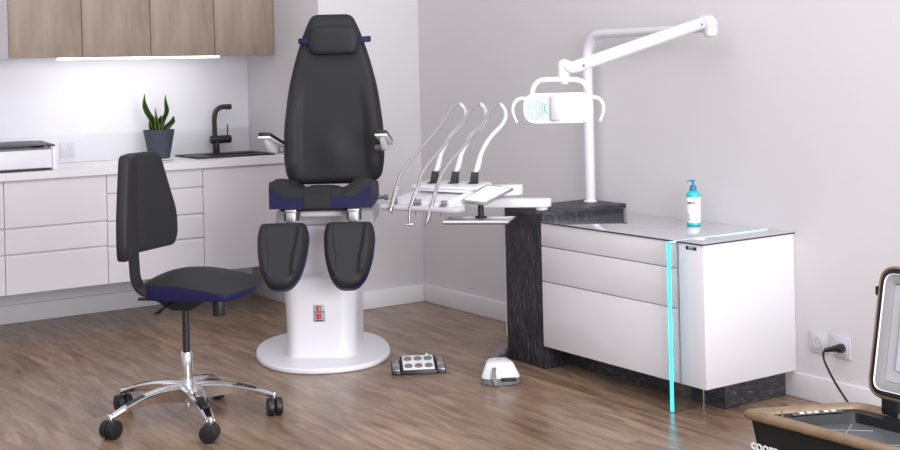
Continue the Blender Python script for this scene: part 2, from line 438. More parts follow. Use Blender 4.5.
# socket over the worktop sits on the upstand face
outlet_at(-1.852, YB-.0135, .975, 'y', 'pale square socket on the kitchen wall beside the white box appliance')
outlet_at(0, -2.981, .248, 'x', 'empty white square wall socket near the floor, next to the white dental cabinet')
outlet_at(0, -3.097, .245, 'x', 'white wall socket near the floor with a black plug in it')
# plug
t = thing('power_plug', 'black power plug with cable pushed into the low wall socket', 'plug', (-.02, -3.10, .235))
bm = N(); cyl(bm, (-.0155, -3.105, .245), (-.045, -3.108, .248), .019, .016, 18, .003)
tube(bm, [(-.036, -3.125, .252), (-.04, -3.10, .248), (-.045, -3.075, .240), (-.05, -3.05, .233)], lambda t: .016 - .008*t, 14); obj('plug_body', bm, M['black'], t, world=True)
bm = N(); tube(bm, [(-.048, -3.055, .235), (-.05, -3.042, .222), (-.05, -3.043, .195), (-.052, -3.065, .158), (-.056, -3.10, .115), (-.07, -3.15, .075), (-.11, -3.24, .03), (-.18, -3.36, .006), (-.3, -3.55, .006)], .0048, 10); obj('cable', bm, M['black'], t, world=True)

# white appliance
t = thing('box_appliance', 'white low box appliance with dark open top at the left end of the worktop', 'appliance', (-2.4, .65, .9))
bm = N(); box(bm, (-2.9, .462, .9135), (-2.088, .84, 1.012), .003); obj('body', bm, M['white'], t, world=True)
bm = N(); box(bm, (-2.087, .45, .9005), (-2.06, .86, 1.024), .005); obj('side_panel', bm, M['white'], t, world=True)
bm = N(); box(bm, (-2.88, .455, .9005), (-2.12, .85, .913)); obj('foot_rail', bm, M['black'], t, world=True)
bm = N(); box(bm, (-2.9, .47, 1.0125), (-2.10, .49, 1.022), .002); box(bm, (-2.9, .80, 1.0125), (-2.10, .82, 1.048), .002); box(bm, (-2.12, .4905, 1.0125), (-2.10, .7995, 1.030), .002); box(bm, (-2.42, .4905, 1.0125), (-2.40, .7995, 1.03), .002)
obj('top_frame', bm, M['grey'], t, world=True)
bm = N(); box(bm, (-2.40, .51, 1.034), (-2.055, .78, 1.042), .002, rot=Matrix.Rotation(.05, 3, 'X')); obj('lid', bm, M['black'], t, world=True)

# plant
px_, py_ = -1.373, .74
bm = N(); box(bm, (-1.445, .63, .9005), (-1.33, .80, .906), .001); t0 = thing('booklet', 'small flat booklet with reddish edge lying under the plant pot', 'booklet', (-1.39, .71, .9))
obj('pages', bm, M['terra'], t0, world=True)
bm = N(); box(bm, (-1.447, .628, .9062), (-1.328, .802, .9085), .0008); obj('cover', bm, M['label'], t0, world=True)
t = thing('potted_plant', 'snake plant with twisting leaves in a tapered blue-grey pot', 'plant', (px_, py_, .9088))
bm = N(); sq = lambda s: round_poly([(-s, -s), (s, -s), (s, s), (-s, s)], s*.5, 5)
rs = []
for s, z in [(.054, .0), (.058, .004), (.0865, .166), (.0865, .17), (.080, .17), (.078, .15)]:
    rs.append([(math.cos(a)*s*1.06, math.sin(a)*s*1.06, z) for a in [2*PI*k/40 for k in range(40)]])
loft(bm, rs); obj('pot', bm, M['pot'], t)
bm = N(); cyl(bm, (0, 0, .1505), (0, 0, .158), .078); obj('soil', bm, M['soil'], t)
def leaf(pts, wid, yaw):
    P = smooth_path(pts, 6); L = len(P); bm = N(); be = N(); W0 = Vector((math.cos(yaw), math.sin(yaw), 0))
    prev = None
    rs = []; re1 = []; re2 = []
    for i, p in enumerate(P):
        s = i/(L-1); wd = 1.45*wid*(.45+.9*s if s < .35 else (.765+.0*s))*(1-sstep(.55, 1, s))**.8 + .0015
        W = Matrix.Rotation(.6*s, 3, 'Z') @ W0; d = (P[min(i+1, L-1)]-P[max(i-1, 0)]).normalized(); nn = d.cross(W).normalized()
        q = [p - W*wd, p - W*wd*.5 + nn*wd*.28, p + nn*wd*.36, p + W*wd*.5 + nn*wd*.28, p + W*wd, p + W*wd*.5 - nn*.0015 + nn*wd*.2, p + nn*wd*.26, p - W*wd*.5 + nn*wd*.2 - nn*.0015]
        rs.append(q)
        for lst, sg in ((re1, -1), (re2, 1)):
            e = p + W*wd*sg; k = .0028 if s < .97 else .001
            lst.append([e + k*(math.cos(a)*W + math.sin(a)*nn) for a in [2*PI*m/6 for m in range(6)]])
    loft(bm, rs); loft(be, re1); loft(be, re2)
    o = obj('leaf', bm, M['leaf'], t, ang=60); obj('leaf_margin', be, M['leafedge'], o, ang=60)
leaf([(-.02, 0, .15), (-.035, 0, .22), (-.07, .0, .28), (-.085, 0, .33), (-.082, 0, .385)], .019, .1)
leaf([(.015, .01, .15), (.03, .01, .22), (.055, .01, .275), (.05, .01, .33), (.048, .01, .375)], .016, .2)
leaf([(.02, -.02, .15), (.05, -.02, .19), (.075, -.02, .215), (.087, -.02, .25)], .021, -.1)
leaf([(-.01, -.01, .15), (-.018, -.015, .21), (-.025, -.015, .30)], .017, .4)
leaf([(-.005, .015, .15), (.0, .0, .20), (.012, -.01, .255)], .02, -.3)
leaf([(-.03, .02, .15), (-.038, .02, .2), (-.045, .02, .25)], .018, .2)

# ================================================================== TREATMENT CHAIR
t = thing('treatment_chair', 'black and navy upholstered treatment chair on a white pedestal', 'treatment chair', (-1.146, -.917, 0), -.62)
def oval(x0, x1, y0, y1, n=64, e=2.3):
    cx, cy, a, b = (x0+x1)/2, (y0+y1)/2, (x1-x0)/2, (y1-y0)/2; o = []
    for k in range(n):
        th = 2*PI*k/n; c, s = math.cos(th), math.sin(th)
        o.append((cx + a*math.copysign(abs(c)**(2/e), c), cy + b*math.copysign(abs(s)**(2/e), s)))
    return o
bm = N(); slab(bm, [(-.029+x*math.cos(.19)-y*math.sin(.19), x*math.sin(.19)+y*math.cos(.19)) for x, y in oval(-.335, .325, -.405, .50, e=2.25)], [(.006, 0), (.0, .006), (.0, .018), (.006, .026), (.03, .03), (.12, .036), (.4, .036)], lambda u, v, w: (u, v, w), n=96)
obj('floor_plate', bm, M['white'], t)
def col_sec(z, k, dy=0):
    pl = round_poly([(-.118*k-.030, -.22+dy), (.118*k-.012, -.22+dy), (.150*k-.0, -.16+dy), (.162*k, .12), (.12*k, .28), (-.12*k-.03, .28), (-.185*k, .12), (-.160*k-.025, -.16+dy)], [.03, .03, .05, .05, .05, .05, .05, .05], 5)
    pl = [(x-.006, y) for x, y in pl]
    return [(x, y, z) for x, y in resample(pl, 80)]
bm = N(); loft(bm, [col_sec(z, k, d) for z, k, d in [(.033, 1.03, -.004), (.05, 1.0, 0), (.2, 1.01, 0), (.35, 1.05, 0), (.400, 1.08, .0), (.412, 1.07, .008), (.418, 1.02, .02)]])
obj('pedestal', bm, M['white'], t)
# badge
bm = N(); box(bm, (-.0505, -.2228, .2075), (.0065, -.2205, .2885), .0008); bd = obj('badge', bm, M['silver'], t, 'grey sticker with two red symbols')
bm = N()
box(bm, (-.035, -.2236, .262), (-.025, -.2229, .2845)); box(bm, (-.0245, -.2236, .264), (-.0215, -.2229, .269)); box(bm, (-.022, -.2236, .279), (-.012, -.2229, .2845)); box(bm, (-.0165, -.2236, .262), (-.0125, -.2229, .2785))
box(bm, (-.036, -.2236, .222), (-.030, -.2229, .245)); box(bm, (-.0295, -.2236, .238), (-.013, -.2229, .245)); box(bm, (-.0295, -.2236, .222), (-.013, -.2229, .229)); box(bm, (-.019, -.2236, .2295), (-.013, -.2229, .2375)); box(bm, (-.0295, -.2236, .2305), (-.024, -.2229, .2375))
obj('red_symbol', bm, M['red'], bd)
bm = N(); box(bm, (-.045, -.2236, .2525), (.001, -.2229, .2575)); obj('printed_line', bm, M['ink'], bd)
bm = N(); box(bm, (-.041, -.2236, .2115), (-.003, -.2229, .2165)); obj('printed_line', bm, M['ink'], bd)
# lift housing
bm = N()
prism(bm, [(-.235, .655), (.228, .655), (.205, .52), (.165, .36), (-.165, .36), (-.21, .52)], lambda x, z: (x, -.09, z), lambda x, z: (x, .20, z), .02, 3)
obj('lift_housing', bm, M['white'], t)
bm = N(); prism(bm, [(-.24, .657), (.238, .657), (.238, .722), (.215, .740), (-.215, .740), (-.24, .722)], lambda x, z: (x, -.12, z), lambda x, z: (x, .22, z), .012, 3)
obj('seat_carrier', bm, M['lgrey'], t)
bm = N(); cyl(bm, (-.10, -.215, .722), (.125, -.215, .722), .014, seg=20, bev=.003); obj('crossbar', bm, M['white'], t)
bm = N(); box(bm, (-.19, -.26, .741), (.19, .05, .756), .004); obj('seat_plate', bm, M['black'], t)
bm = N(); cyl(bm, (.24, -.02, .775), (.30, -.02, .775), .009, seg=14, bev=.002); cyl(bm, (.285, -.02, .775), (.305, -.02, .775), .014, seg=14, bev=.003); obj('release_lever', bm, M['grey'], t)
# seat
def seat_x(u):
    def f(y):
        s = 1.0
        if y < -.28: s = 1 - .05*((-.28-y)/.06)**2
        if y > .08: s = 1 - .10*((y-.08)/.06)**2
        return .006 + u*.243*s
    return f
def blue_top(x, y): return .812 + .048*sstep(.155, .235, abs(x-.006)) - .085*max(0, y+.26)
def seat_top(x, y):
    a = abs(x-.006)
    z = .853 + .044*sstep(.105, .185, a)*(1-.35*sstep(.205, .243, a)) + .008*(1-sstep(.04, .07, a))
    z -= .030*sstep(-.27, -.335, y)**2*1.0 if y < -.27 else 0
    z -= .105*max(0, y+.26)
    return max(z, blue_top(x, y)+.004)
US = [-1, -.985, -.96] + [-.93+.06*k for k in range(32)] + [.96, .985, 1]
YS = [-.335, -.328, -.315, -.30, -.28, -.25, -.2, -.15, -.1, -.05, 0, .04, .08, .11, .13, .14]
bm = N(); heightslab(bm, [seat_x(u) for u in US], YS, seat_top, lambda x, y: blue_top(x, y)); obj('seat', bm, M['leather'], t, ang=50)
bm = N(); heightslab(bm, [seat_x(u*1.008) for u in US], [-.338]+YS[1:-1]+[.143], lambda x, y: blue_top(x, y)-.0003, lambda x, y: .760); obj('seat_border', bm, M['navy'], t, 'navy blue seat border', ang=50)
bm = N(); heightslab(bm, [-.066+.0125*k for k in range(11)], [-.343, -.338, -.33, -.315, -.30, -.25, -.2, -.1, 0, .06], lambda x, y: seat_top(x, y)+.003, lambda x, y: .763); obj('seat_insert', bm, M['leather'], t, ang=50)
# side wing visible to the right
# leg rests
def legrest(cx):
    sg = t
    ol = round_poly([(-.107, 0), (.107, 0), (.119, -.06), (.110, -.17), (.084, -.262), (.042, -.315), (-.042, -.315), (-.084, -.262), (-.110, -.17), (-.119, -.06)], [.022, .022, .05, .08, .06, .05, .05, .06, .08, .05], 5)
    ol = [(a, b*1.00) for a, b in ol]
    T = .53; ct, st = math.cos(T), math.sin(T)
    def mp(u, v, w): return (cx+u, -.360 + v*st - w*ct, .710 + v*ct*1.0 + (w-.03)*st)
    def disp(u, v):
        s = -v/.312; wv = .070 - .030*sstep(0, 1, s) if s < .5 else .055 - .01*s
        a = abs(u)
        return .013*sstep(wv-.006, wv+.016, a) * (1-sstep(.085, .115, a)*.5) * (1-sstep(.8, 1.0, s))
    L = thing0('leg_rest', t)
    bm = N(); slab(bm, ol, [(.004, -.058), (0, -.052), (0, -.006), (.002, -.002)], mp, n=96); obj('backing', bm, M['navy'], L, 'navy blue backing of the leg pad', ang=50)
    bm = N(); slab(bm, ol, [(.003, -.0015), (.001, .004), (.002, .012), (.006, .020), (.012, .025), (.02, .028)] + [(.026+.004*k, .0285) for k in range(14)] + [(.09, .0285), (.1, .0285), (.112, .0285)], mp, disp, n=120, ctr=(0, -.15)); obj('cushion', bm, M['leather'], L, ang=60)
    return L
def thing0(name, parent):
    o = bpy.data.objects.new(name, None); C.objects.link(o); o.parent = parent; o.empty_display_size = .05; return o
for cx in (-.160, .148):
    L = legrest(cx)
    bx = cx + (.033 if cx < 0 else .018)
    bm = N(); box(bm, (bx-.027, -.360, .742), (bx+.027, -.20, .758), .003); box(bm, (bx-.022, -.362, .690), (bx+.022, -.345, .744), .003); obj('bracket', bm, M['steel'], L, ang=30)
    bm = N(); box(bm, (bx-.033, -.35, .705), (bx-.0275, -.30, .752), .001); box(bm, (bx+.0275, -.35, .705), (bx+.033, -.30, .752), .001); obj('hinge_cheek', bm, M['black'], L)
# backrest
def half_outline(pts, cx):
    return [(cx+x, z) for x, z in pts] + [(cx-x, z) for x, z in reversed(pts)]
BO = round_poly(half_outline([(.184, .834), (.237, .862), (.253, .95), (.253, 1.10), (.226, 1.31), (.186, 1.47), (.138, 1.61), (.100, 1.688)], .024), [.03, .04, .06, .1, .12, .1, .06, .03]+[.03, .06, .1, .12, .1, .06, .04, .03], 5)
def bdisp(u, z):
    a = abs(u-.024); hw = .246 - .11*sstep(1.1, 1.65, z)
    f = sstep(.86, .95, z)*(1-sstep(1.12, 1.38, z))
    return .018*f*sstep(hw*.62, hw*.80, a)*(1-.3*sstep(hw*.9, hw, a)) + .014*math.exp(-((z-1.0)/.09)**2)*(1-sstep(.0, .12, a))
def bmp(u, z, w):
    lean = (z-.84)*.05
    return (u, .125 + lean - w, z)
bm = N(); slab(bm, BO, [(.010, -.045), (.002, -.035), (0, -.02), (0, .012), (.003, .026), (.010, .036), (.020, .042)] + [(.026+.009*k, .044) for k in range(22)] + [(.236, .045), (.244, .045)], bmp, bdisp, n=160, ctr=(.024, 1.16)); obj('backrest', bm, M['leather'], t, ang=60)
bm = N(); slab(bm, BO, [(.03, -.075), (.02, -.070), (.012, -.046)], bmp, n=120); obj('back_shell', bm, M['grey'], t, ang=50)
# headrest
HO = round_poly([(-.072, 1.484), (.152, 1.484), (.170, 1.555), (.152, 1.625), (-.072, 1.625), (-.090, 1.555)], .028, 6)
def hmp(u, z, w): return (u, .105 - w, z)
bm = N(); slab(bm, HO, [(.002, .021), (.001, .026), (.003, .032), (.008, .037), (.018, .041), (.04, .044), (.07, .045), (.11, .045)], hmp, n=96); hr = obj('headrest', bm, M['leather'], t, ang=60)
bm = N(); slab(bm, HO, [(.006, .0), (0, .004), (-.001, .016), (0, .0205)], hmp, n=96); obj('headrest_border', bm, M['navy'], hr, 'navy blue edge of the headrest', ang=60)
bm = N(); ribbon(bm, [(-.083, .085, 1.555), (-.115, .085, 1.555), (-.133, .09, 1.555), (-.138, .11, 1.555), (-.133, .19, 1.555), (-.08, .215, 1.555), (.04, .22, 1.555), (.16, .215, 1.557), (.213, .19, 1.559), (.218, .11, 1.560), (.213, .09, 1.560), (.19, .085, 1.558), (.163, .085, 1.555)], (0, 0, .026), .004, 5)
obj('strap', bm, M['navy'], hr, 'navy blue headrest strap', ang=50)
# armrests
for sx, xc in ((-1, -.272), (1, .290)):
    A = thing0('armrest', t)
    TL = .20; toe = .07 if sx < 0 else .02
    def P(a, b): return (-.2 + a*math.cos(TL) + b*math.sin(TL), 1.086 - a*math.sin(TL) + b*math.cos(TL))
    def pr(bm, poly, x0, x1, bev=0):
        def f(x):
            def g(y, z): return (x + toe*(y+.2), y, z)
            return g
        prism(bm, [P(*p) for p in poly], f(x0), f(x1), bev)
    bm = N(); pr(bm, [(0, 0), (.31, 0), (.31, .011), (0, .011)], xc-.030, xc+.030, .003); obj('arm_frame', bm, M['white'], A)
    bm = N(); pr(bm, [(.002, .0115), (.305, .0115), (.305, .029), (.002, .029)], xc-.028, xc+.028, .003); obj('arm_pad', bm, M['black'], A)
    xi = xc
    bm = N(); pr(bm, [(.03, -.0005), (.28, -.0005), (.28, -.03), (.2, -.045), (.13, -.05), (.08, -.03)], xi-.012, xi+.012, .006); obj('arm_bracket', bm, M['white'], A)
    bm = N(); yy, zz = P(.255, -.022); cyl(bm, (xi-sx*.0125+toe*(yy+.2), yy, zz), (xi-sx*.05, yy+.01, zz), .016, seg=18, bev=.002); obj('arm_pivot', bm, M['grey'], A)

# ================================================================== STOOL
t = thing('swivel_stool', 'black and navy swivel work stool on a chrome five-star base', 'stool', (-2.163, -1.583, 0), .82)
bm = N(); cyl(bm, (0, 0, .10), (0, 0, .278), .0235, .0225, 24, .002); cyl(bm, (0, 0, .095), (0, 0, .155), .032, .027, 24, .003); obj('column_sleeve', bm, M['chrome'], t)
bm = N(); cyl(bm, (0, 0, .045), (0, 0, .0945), .0125, seg=18, bev=.002); obj('column_foot', bm, M['chrome'], t)
bm = N(); cyl(bm, (0, 0, .2785), (0, 0, .455), .0145, seg=20); obj('gas_lift', bm, M['blackm'], t)
for k in range(5):
    a = math.radians(46 + 72*k) - .82; d = Vector((math.cos(a), math.sin(a), 0)); s = Vector((-d.y, d.x, 0))
    Lg = thing0('base_leg', t)
    bm = N(); rs = []
    for i in range(13):
        q = i/12; r = .026 + .321*q; zt = .150 - .062*q**1.6 + .010*math.sin(q*PI); th = .056*(1-q)**1.2 + .015; wd = .030*(1-q) + .017
        c = d*r
        rs.append([c + s*wd + Vector((0, 0, zt-.006)), c + s*wd*.6 + Vector((0, 0, zt)), c - s*wd*.6 + Vector((0, 0, zt)), c - s*wd + Vector((0, 0, zt-.006)), c - s*wd*.55 + Vector((0, 0, zt-th)), c + s*wd*.55 + Vector((0, 0, zt-th))])
    loft(bm, rs); cyl(bm, d*.345 + Vector((0, 0, .070)), d*.345 + Vector((0, 0, .094)), .013, seg=14, bev=.002)
    obj('spoke', bm, M['chrome'], Lg, ang=30)
    bm = N(); rs = []
    for q in (.52, .6, .68, .76):
        r = .026 + .329*q; zt = .150 - .062*q**1.6 + .010*math.sin(q*PI); wd = .026*(1-q)+.0135
        rs.append([d*r + s*(wd*.5) + Vector((0, 0, zt+.0012)), d*r - s*(wd*.5) + Vector((0, 0, zt+.0012)), d*r - s*(wd*.5) + Vector((0, 0, zt-.001)), d*r + s*(wd*.5) + Vector((0, 0, zt-.001))])
    loft(bm, rs); obj('foot_grip', bm, M['black'], Lg)
    Cs = thing0('caster', t); rd = a + .5 + k*.7; c0 = d*.347
    ax = Vector((math.cos(rd), math.sin(rd), 0)); fw = Vector((-ax.y, ax.x, 0)); cc = c0 + fw*.004 + Vector((0, 0, .0365))
    for sg in (-1, 1):
        bm = N(); cyl(bm, cc + ax*sg*.002, cc + ax*sg*.031, .0365, .0355, 30, .005); obj('wheel', bm, M['black'], Cs)
    bm = N(); cyl(bm, c0 + Vector((0, 0, .05)), c0 + Vector((0, 0, .076)), .0095, seg=12); cyl(bm, cc + Vector((0, 0, .012)), cc + Vector((0, 0, .037)), .0018, seg=8); obj('stem', bm, M['blackm'], Cs)
# mechanism
bm = N(); prism(bm, [(-.13, .525), (.14, .525), (.12, .500), (.04, .452), (-.04, .452), (-.10, .49)], lambda y, z: (-.055, y, z), lambda y, z: (.055, y, z), .006); obj('mechanism', bm, M['black'], t)
bm = N(); cyl(bm, (0, -.142, .425), (0, -.142, .50), .027, .025, 22, .004); obj('tension_knob', bm, M['blackm'], t)
bm = N(); cyl(bm, (-.055, .03, .487), (-.15, .05, .470), .005, seg=10); box(bm, (-.185, .04, .462), (-.145, .06, .470), .003); obj('tilt_lever', bm, M['black'], t)
# seat
SO = round_poly([(-.205, .095), (-.226, -.10), (-.215, -.262), (-.06, -.295), (.06, -.295), (.215, -.262), (.226, -.10), (.205, .095), (.08, .125), (-.08, .125)], [.05, .08, .05, .1, .1, .05, .08, .05, .08, .08], 6)
def edge_z(x, y): return .578 - .034*sstep(-.02, -.29, y)     # upper limit of the navy border
bmn = N()
o_ = resample(SO, 110)
def sc_ring(k, zf): return [(x*k, -.06+(y+.06)*k, zf(x*k, -.06+(y+.06)*k)) for x, y in o_]
loft(bmn, [sc_ring(.90, lambda x, y: .519), sc_ring(.985, lambda x, y: .520), sc_ring(1.0, lambda x, y: .525), sc_ring(1.0, lambda x, y: edge_z(x, y)), sc_ring(.99, lambda x, y: edge_z(x, y)+.0015)])
obj('seat_border', bmn, M['navy'], t, 'navy blue seat border', ang=50)
def top_z(k):
    rise = .028*(1-k**3.2)
    return lambda x, y: edge_z(x, y) + .002 + rise + .012*sstep(.4, 1, 1-abs(x)/.25)*(1-k)*sstep(-.3, -.1, y)
bm = N(); loft(bm, [sc_ring(k, top_z(k)) if k < 1 else sc_ring(1.0, lambda x, y: edge_z(x, y)+.001) for k in [1.001, .995, .985, .97, .94, .9, .85, .78, .7, .6, .5, .4, .3, .2, .1, .01]])
obj('seat', bm, M['leather'], t, ang=60)
# back post
bm = N(); ribbon(bm, [(0, .04, .508), (0, .12, .507), (0, .175, .518), (0, .208, .565), (0, .216, .65), (0, .222, .80)], (.085, 0, 0), .010, 7); box(bm, (-.045, .07, .490), (.045, .185, .501), .002); obj('back_post', bm, M['blackm'], t, ang=40)
# backrest
KO = round_poly(half_outline([(.250, .676), (.272, .72), (.270, .82), (.163, 1.083)], 0), [.02, .05, .045, .03, .03, .045, .05, .02], 6)
def kmp(u, z, w):
    lean = -.0*(z-.65)
    y0 = .222 - .42*abs(u)**1.55 - .018*(1-math.exp(-abs(u)/.03)) + lean
    return (u*(1-.10*(w)), y0 - w, z)
bm = N(); slab(bm, KO, [(.006, -.022), (.001, -.018), (0, -.008), (0, .010), (.004, .019), (.011, .023)] + [(.02+.012*k, .0245) for k in range(21)] + [(.269, .0245)], kmp, n=150, ctr=(0, .86)); obj('backrest', bm, M['leather'], t, ang=60)

# ================================================================== DENTAL CABINET, PODIUM
XF, YN, YL, ZT, ZBt = -.527, -2.860, -1.8295, .685, .110
t = thing('dental_cabinet', 'white lacquered drawer cabinet with glass top and glowing cyan edge', 'cabinet', (-.26, -2.35, 0))
bm = N(); box(bm, (XF+.02, -2.708, ZBt+.001), (-.001, YL-.001, ZT-.008)); obj('carcass', bm, M['gloss'], t, world=True)
for a, b in ((ZBt, .408), (.412, .570), (.574, ZT-.007)):
    bm = N(); box(bm, (XF, -2.706, a), (XF+.0195, YL-.001, b), .0015); obj('drawer_front', bm, M['gloss'], t, world=True)
bm = N(); box(bm, (XF, YN, ZBt), (-.001, -2.7225, ZT-.007), .002); obj('end_block', bm, M['gloss'], t, world=True)
bm = N(); box(bm, (XF-.004, YN-.004, ZT-.0065), (-.001, -2.7185, ZT), .0003); box(bm, (XF-.004, -2.7125, ZT-.0065), (-.001, YL-.001, ZT), .0005); obj('glass_top', bm, M['glasstop'], t, 'glossy grey glass top', world=True)
bm = N(); box(bm, (XF-.0055, YN-.0055, ZT-.006), (XF-.0043, YL-.001, ZT-.0005)); box(bm, (XF-.0043, YN-.0055, ZT-.006), (-.001, YN-.0043, ZT-.0005)); obj('top_edge', bm, M['edge'], t, 'dark edge of the glass top', world=True)
bm = N(); box(bm, (-.570, -2.7215, .002), (-.40, -2.7095, ZBt-.001)); box(bm, (-.570, -2.7215, ZBt-.001), (XF-.0005, -2.7095, ZT-.008)); fin = obj('glass_fin', bm, M['glass'], t, 'clear glass fin standing out of the front', world=True)
bm = N(); box(bm, (-.577, -2.7225, .004), (-.5702, -2.7085, ZT-.001), .001); obj('light_edge', bm, M['cyan'], fin, 'glowing cyan edge', world=True)
bm = N(); box(bm, (-.565, -2.7180, ZT-.0065), (-.001, -2.7130, ZT+.0004)); obj('light_line', bm, M['cyansoft'], fin, 'pale glowing line across the glass top', world=True)
bm = N(); box(bm, (-.376, -2.812, .0005), (-.018, YL-.001, ZBt-.001)); obj('plinth', bm, M['darkwoodh'], t, 'dark grained plinth', world=True)
bm = N(); box(bm, (XF-.0012, -2.825, .655), (XF-.0002, -2.766, .670)); bd = obj('badge', bm, M['silver'], t, 'small silver badge', world=True)
bm = N(); box(bm, (XF-.002, -2.781, .656), (XF-.0013, -2.767, .669)); box(bm, (XF-.002, -2.824, .6565), (XF-.0013, -2.808, .668)); box(bm, (XF-.002, -2.806, .659), (XF-.0013, -2.785, .662)); obj('badge_print', bm, M['black'], bd, world=True)

t = thing('podium', 'dark wood-grain block at the far end of the white dental cabinet', 'podium', (-.26, -1.67, 0))
bm = N(); box(bm, (-.5155, -1.828, .0005), (-.018, -1.5355, .7066), .001); obj('block', bm, M['darkwood'], t, world=True)
bm = N(); box(bm, (-.5160, -1.8285, .7068), (-.001, -1.5350, .7266), .001); obj('top_board', bm, M['darkwoodh'], t, world=True)
bm = N(); box(bm, (-.500, -1.5345, .10), (-.02, -1.505, .718), .002); obj('rear_panel', bm, M['white'], t, 'thin white rear panel', world=True)

# soap bottle
t = thing('pump_bottle', 'white pump bottle with turquoise shoulder and blue pump on the glass top', 'bottle', (-.129, -2.412, ZT))
bm = N(); lathe(bm, [(.028, .0006), (.0315, .003), (.0315, .012), (.031, .013)]); obj('base', bm, M['teal'], t, 'turquoise base')
bm = N(); lathe(bm, [(.031, .0132), (.0315, .014), (.0315, .124), (.031, .125)]); lb = obj('label_wrap', bm, M['label'], t)
bm = N(); lathe(bm, [(.031, .1252), (.0315, .130), (.029, .141), (.022, .149), (.015, .1525)]); obj('shoulder', bm, M['teal'], t, 'turquoise shoulder')
bm = N(); lathe(bm, [(.0145, .1527), (.0155, .154), (.0155, .172), (.012, .176), (.0045, .177), (.0045, .190), (.0085, .191), (.0085, .198), (.006, .2)]); tube(bm, [(0, 0, .196), (-.018, .006, .1965), (-.029, .010, .193)], .0028, 8, 4); obj('pump', bm, M['blue'], t, 'blue pump')
def on_cyl(bmx, r):
    for v in bmx.verts:
        a = v.co.x/r; rr = r + v.co.y; v.co = Vector((rr*math.sin(a), -rr*math.cos(a), v.co.z))
    bmesh.ops.rotate(bmx, verts=bmx.verts[:], cent=(0, 0, 0), matrix=Matrix.Rotation(-1.05, 3, 'Z'))
XZ = Matrix(((1, 0, 0, 0), (0, 0, -1, 0), (0, 1, 0, 0), (0, 0, 0, 1)))
bm = text_bm('NMOR', .013, .0002, Matrix.Translation((-.022, .0005, .096)) @ XZ, .0004)
for z, wdt in ((.052, .006), (.044, .012), (.041, .010), (.030, .014), (.026, .011)): box(bm, (-.021, .0003, z), (-.021+wdt, .0007, z+.0016))
on_cyl(bm, .0317); obj('label_print', bm, M['ink'], lb, ang=30)

# ================================================================== OPERATING LAMP
t = thing('operating_lamp', 'white operating lamp on a tall pole with a folding spring arm', 'lamp', (-.079, -1.656, .7266))
PX, PY = -.079, -1.656
bm = N(); cyl(bm, (PX, PY, .727), (PX, PY, .735), .034, seg=28, bev=.003)
tube(bm, [(PX, PY, .73), (PX, PY, .9), (PX, PY, 1.2), (PX, PY, 1.42), (PX+.002, PY-.012, 1.49), (PX+.003, PY-.05, 1.535), (PX-.0, PY-.11, 1.549), (PX-.01, PY-.3, 1.549), (PX-.045, PY-.86, 1.549)], lambda s: .0255 - .006*sstep(.5, 1, s), 20, 8); obj('pole', bm, M['whitem'], t, world=True)
E0 = Vector((PX-.044, PY-.875, 1.541))
bm = N(); lathe(bm, [(.012, -.034), (.026, -.026), (.033, -.008), (.033, .014), (.031, .016)], E0); obj('elbow', bm, M['whitem'], t, world=True)
A0 = Vector((E0.x, E0.y, 1.575)); A1 = Vector((-.915, -2.577, 1.394))
d = (A1-A0).normalized()
bm = N(); lathe(bm, [(.031, .017), (.033, .018), (.033, .030), (.026, .044), (.010, .051)], E0); tube(bm, [A0, A0 + d*.05 + Vector((0, 0, .008))], lambda s: .029, 20, 2, smooth=False); obj('arm_joint', bm, M['whitem'], t, world=True)
bm = N(); S0, S1 = A0 + d*.055 + Vector((0, 0, .006)), A1 + d*.012
cyl(bm, S0, S1, .0265, .0245, 26, .006); sp = obj('spring_arm', bm, M['whitem'], t, world=True)
sd = d.cross(Vector((0, 0, 1))).normalized()
if sd.dot(Vector((-4.1, -6.4, 1.4)) - A1) < 0: sd = -sd
bm = N()
for q in (S0 + d*.03, S1 - d*.028): cyl(bm, q + sd*.022, q + sd*.0285, .006, seg=12, bev=.001)
obj('pivot_pin', bm, M['grey'], sp, world=True)
H = Vector((-.957, -2.55, 1.30))
bm = N(); tube(bm, [A1 + d*.002, A1 + d*.03 + Vector((0, 0, .004)), Vector((H.x+.002, H.y, 1.402)), Vector((H.x, H.y, 1.385)), Vector((H.x, H.y, 1.350))], .0235, 20, 6); obj('head_joint', bm, M['whitem'], t, world=True)
cyl_r = .019
# lamp head local frame
hz_ = -.676; ex = Vector((math.cos(hz_), math.sin(hz_), 0)); ey = Vector((-math.sin(hz_), math.cos(hz_), 0)); ez = Vector((0, 0, 1))
HC = Vector((-.992, -2.553, 1.233))    # centre of the reflector
def L2(a, b, c): return HC + ex*a + ey*b + ez*c
bm = N()
cyl(bm, (H.x, H.y, 1.327), (H.x, H.y, 1.3495), .0175, seg=20, bev=.002)
q = (H-HC); qx = q.dot(ex)
tube(bm, [L2(-.104, .03, .0), L2(-.102, .03, .05), L2(-.094, .02, .085), L2(-.072, .012, .107), L2(-.04, .004, .112), L2(.03, 0, .112), L2(.078, .004, .109), L2(.104, .012, .095), L2(.120, .02, .065), L2(.124, .03, .02), L2(.124, .03, -.01)], .0105, 14, 6); obj('yoke', bm, M['whitem'], t, world=True)
def cap_outline(a, b, r): return round_poly([(-a, -b), (a, -b), (a, b), (-a, b)], r, 10)
CO = cap_outline(.137, .060, .105)
bm = N(); slab(bm, CO, [(.02, .04), (.005, .034), (0, .022), (0, .0), (.002, -.002)], lambda u, v, w: L2(u, w+.0, v), n=96); rf = obj('reflector_housing', bm, M['whitem'], t, world=True)
bm = N(); slab(bm, CO, [(.003, -.0022), (.003, -.004), (.01, -.0048), (.055, -.0052)], lambda u, v, w: L2(u, w, v), n=96); obj('reflector', bm, M['lampface'] if 'lampface' in M else M['white'], rf, world=True)
bm = N()
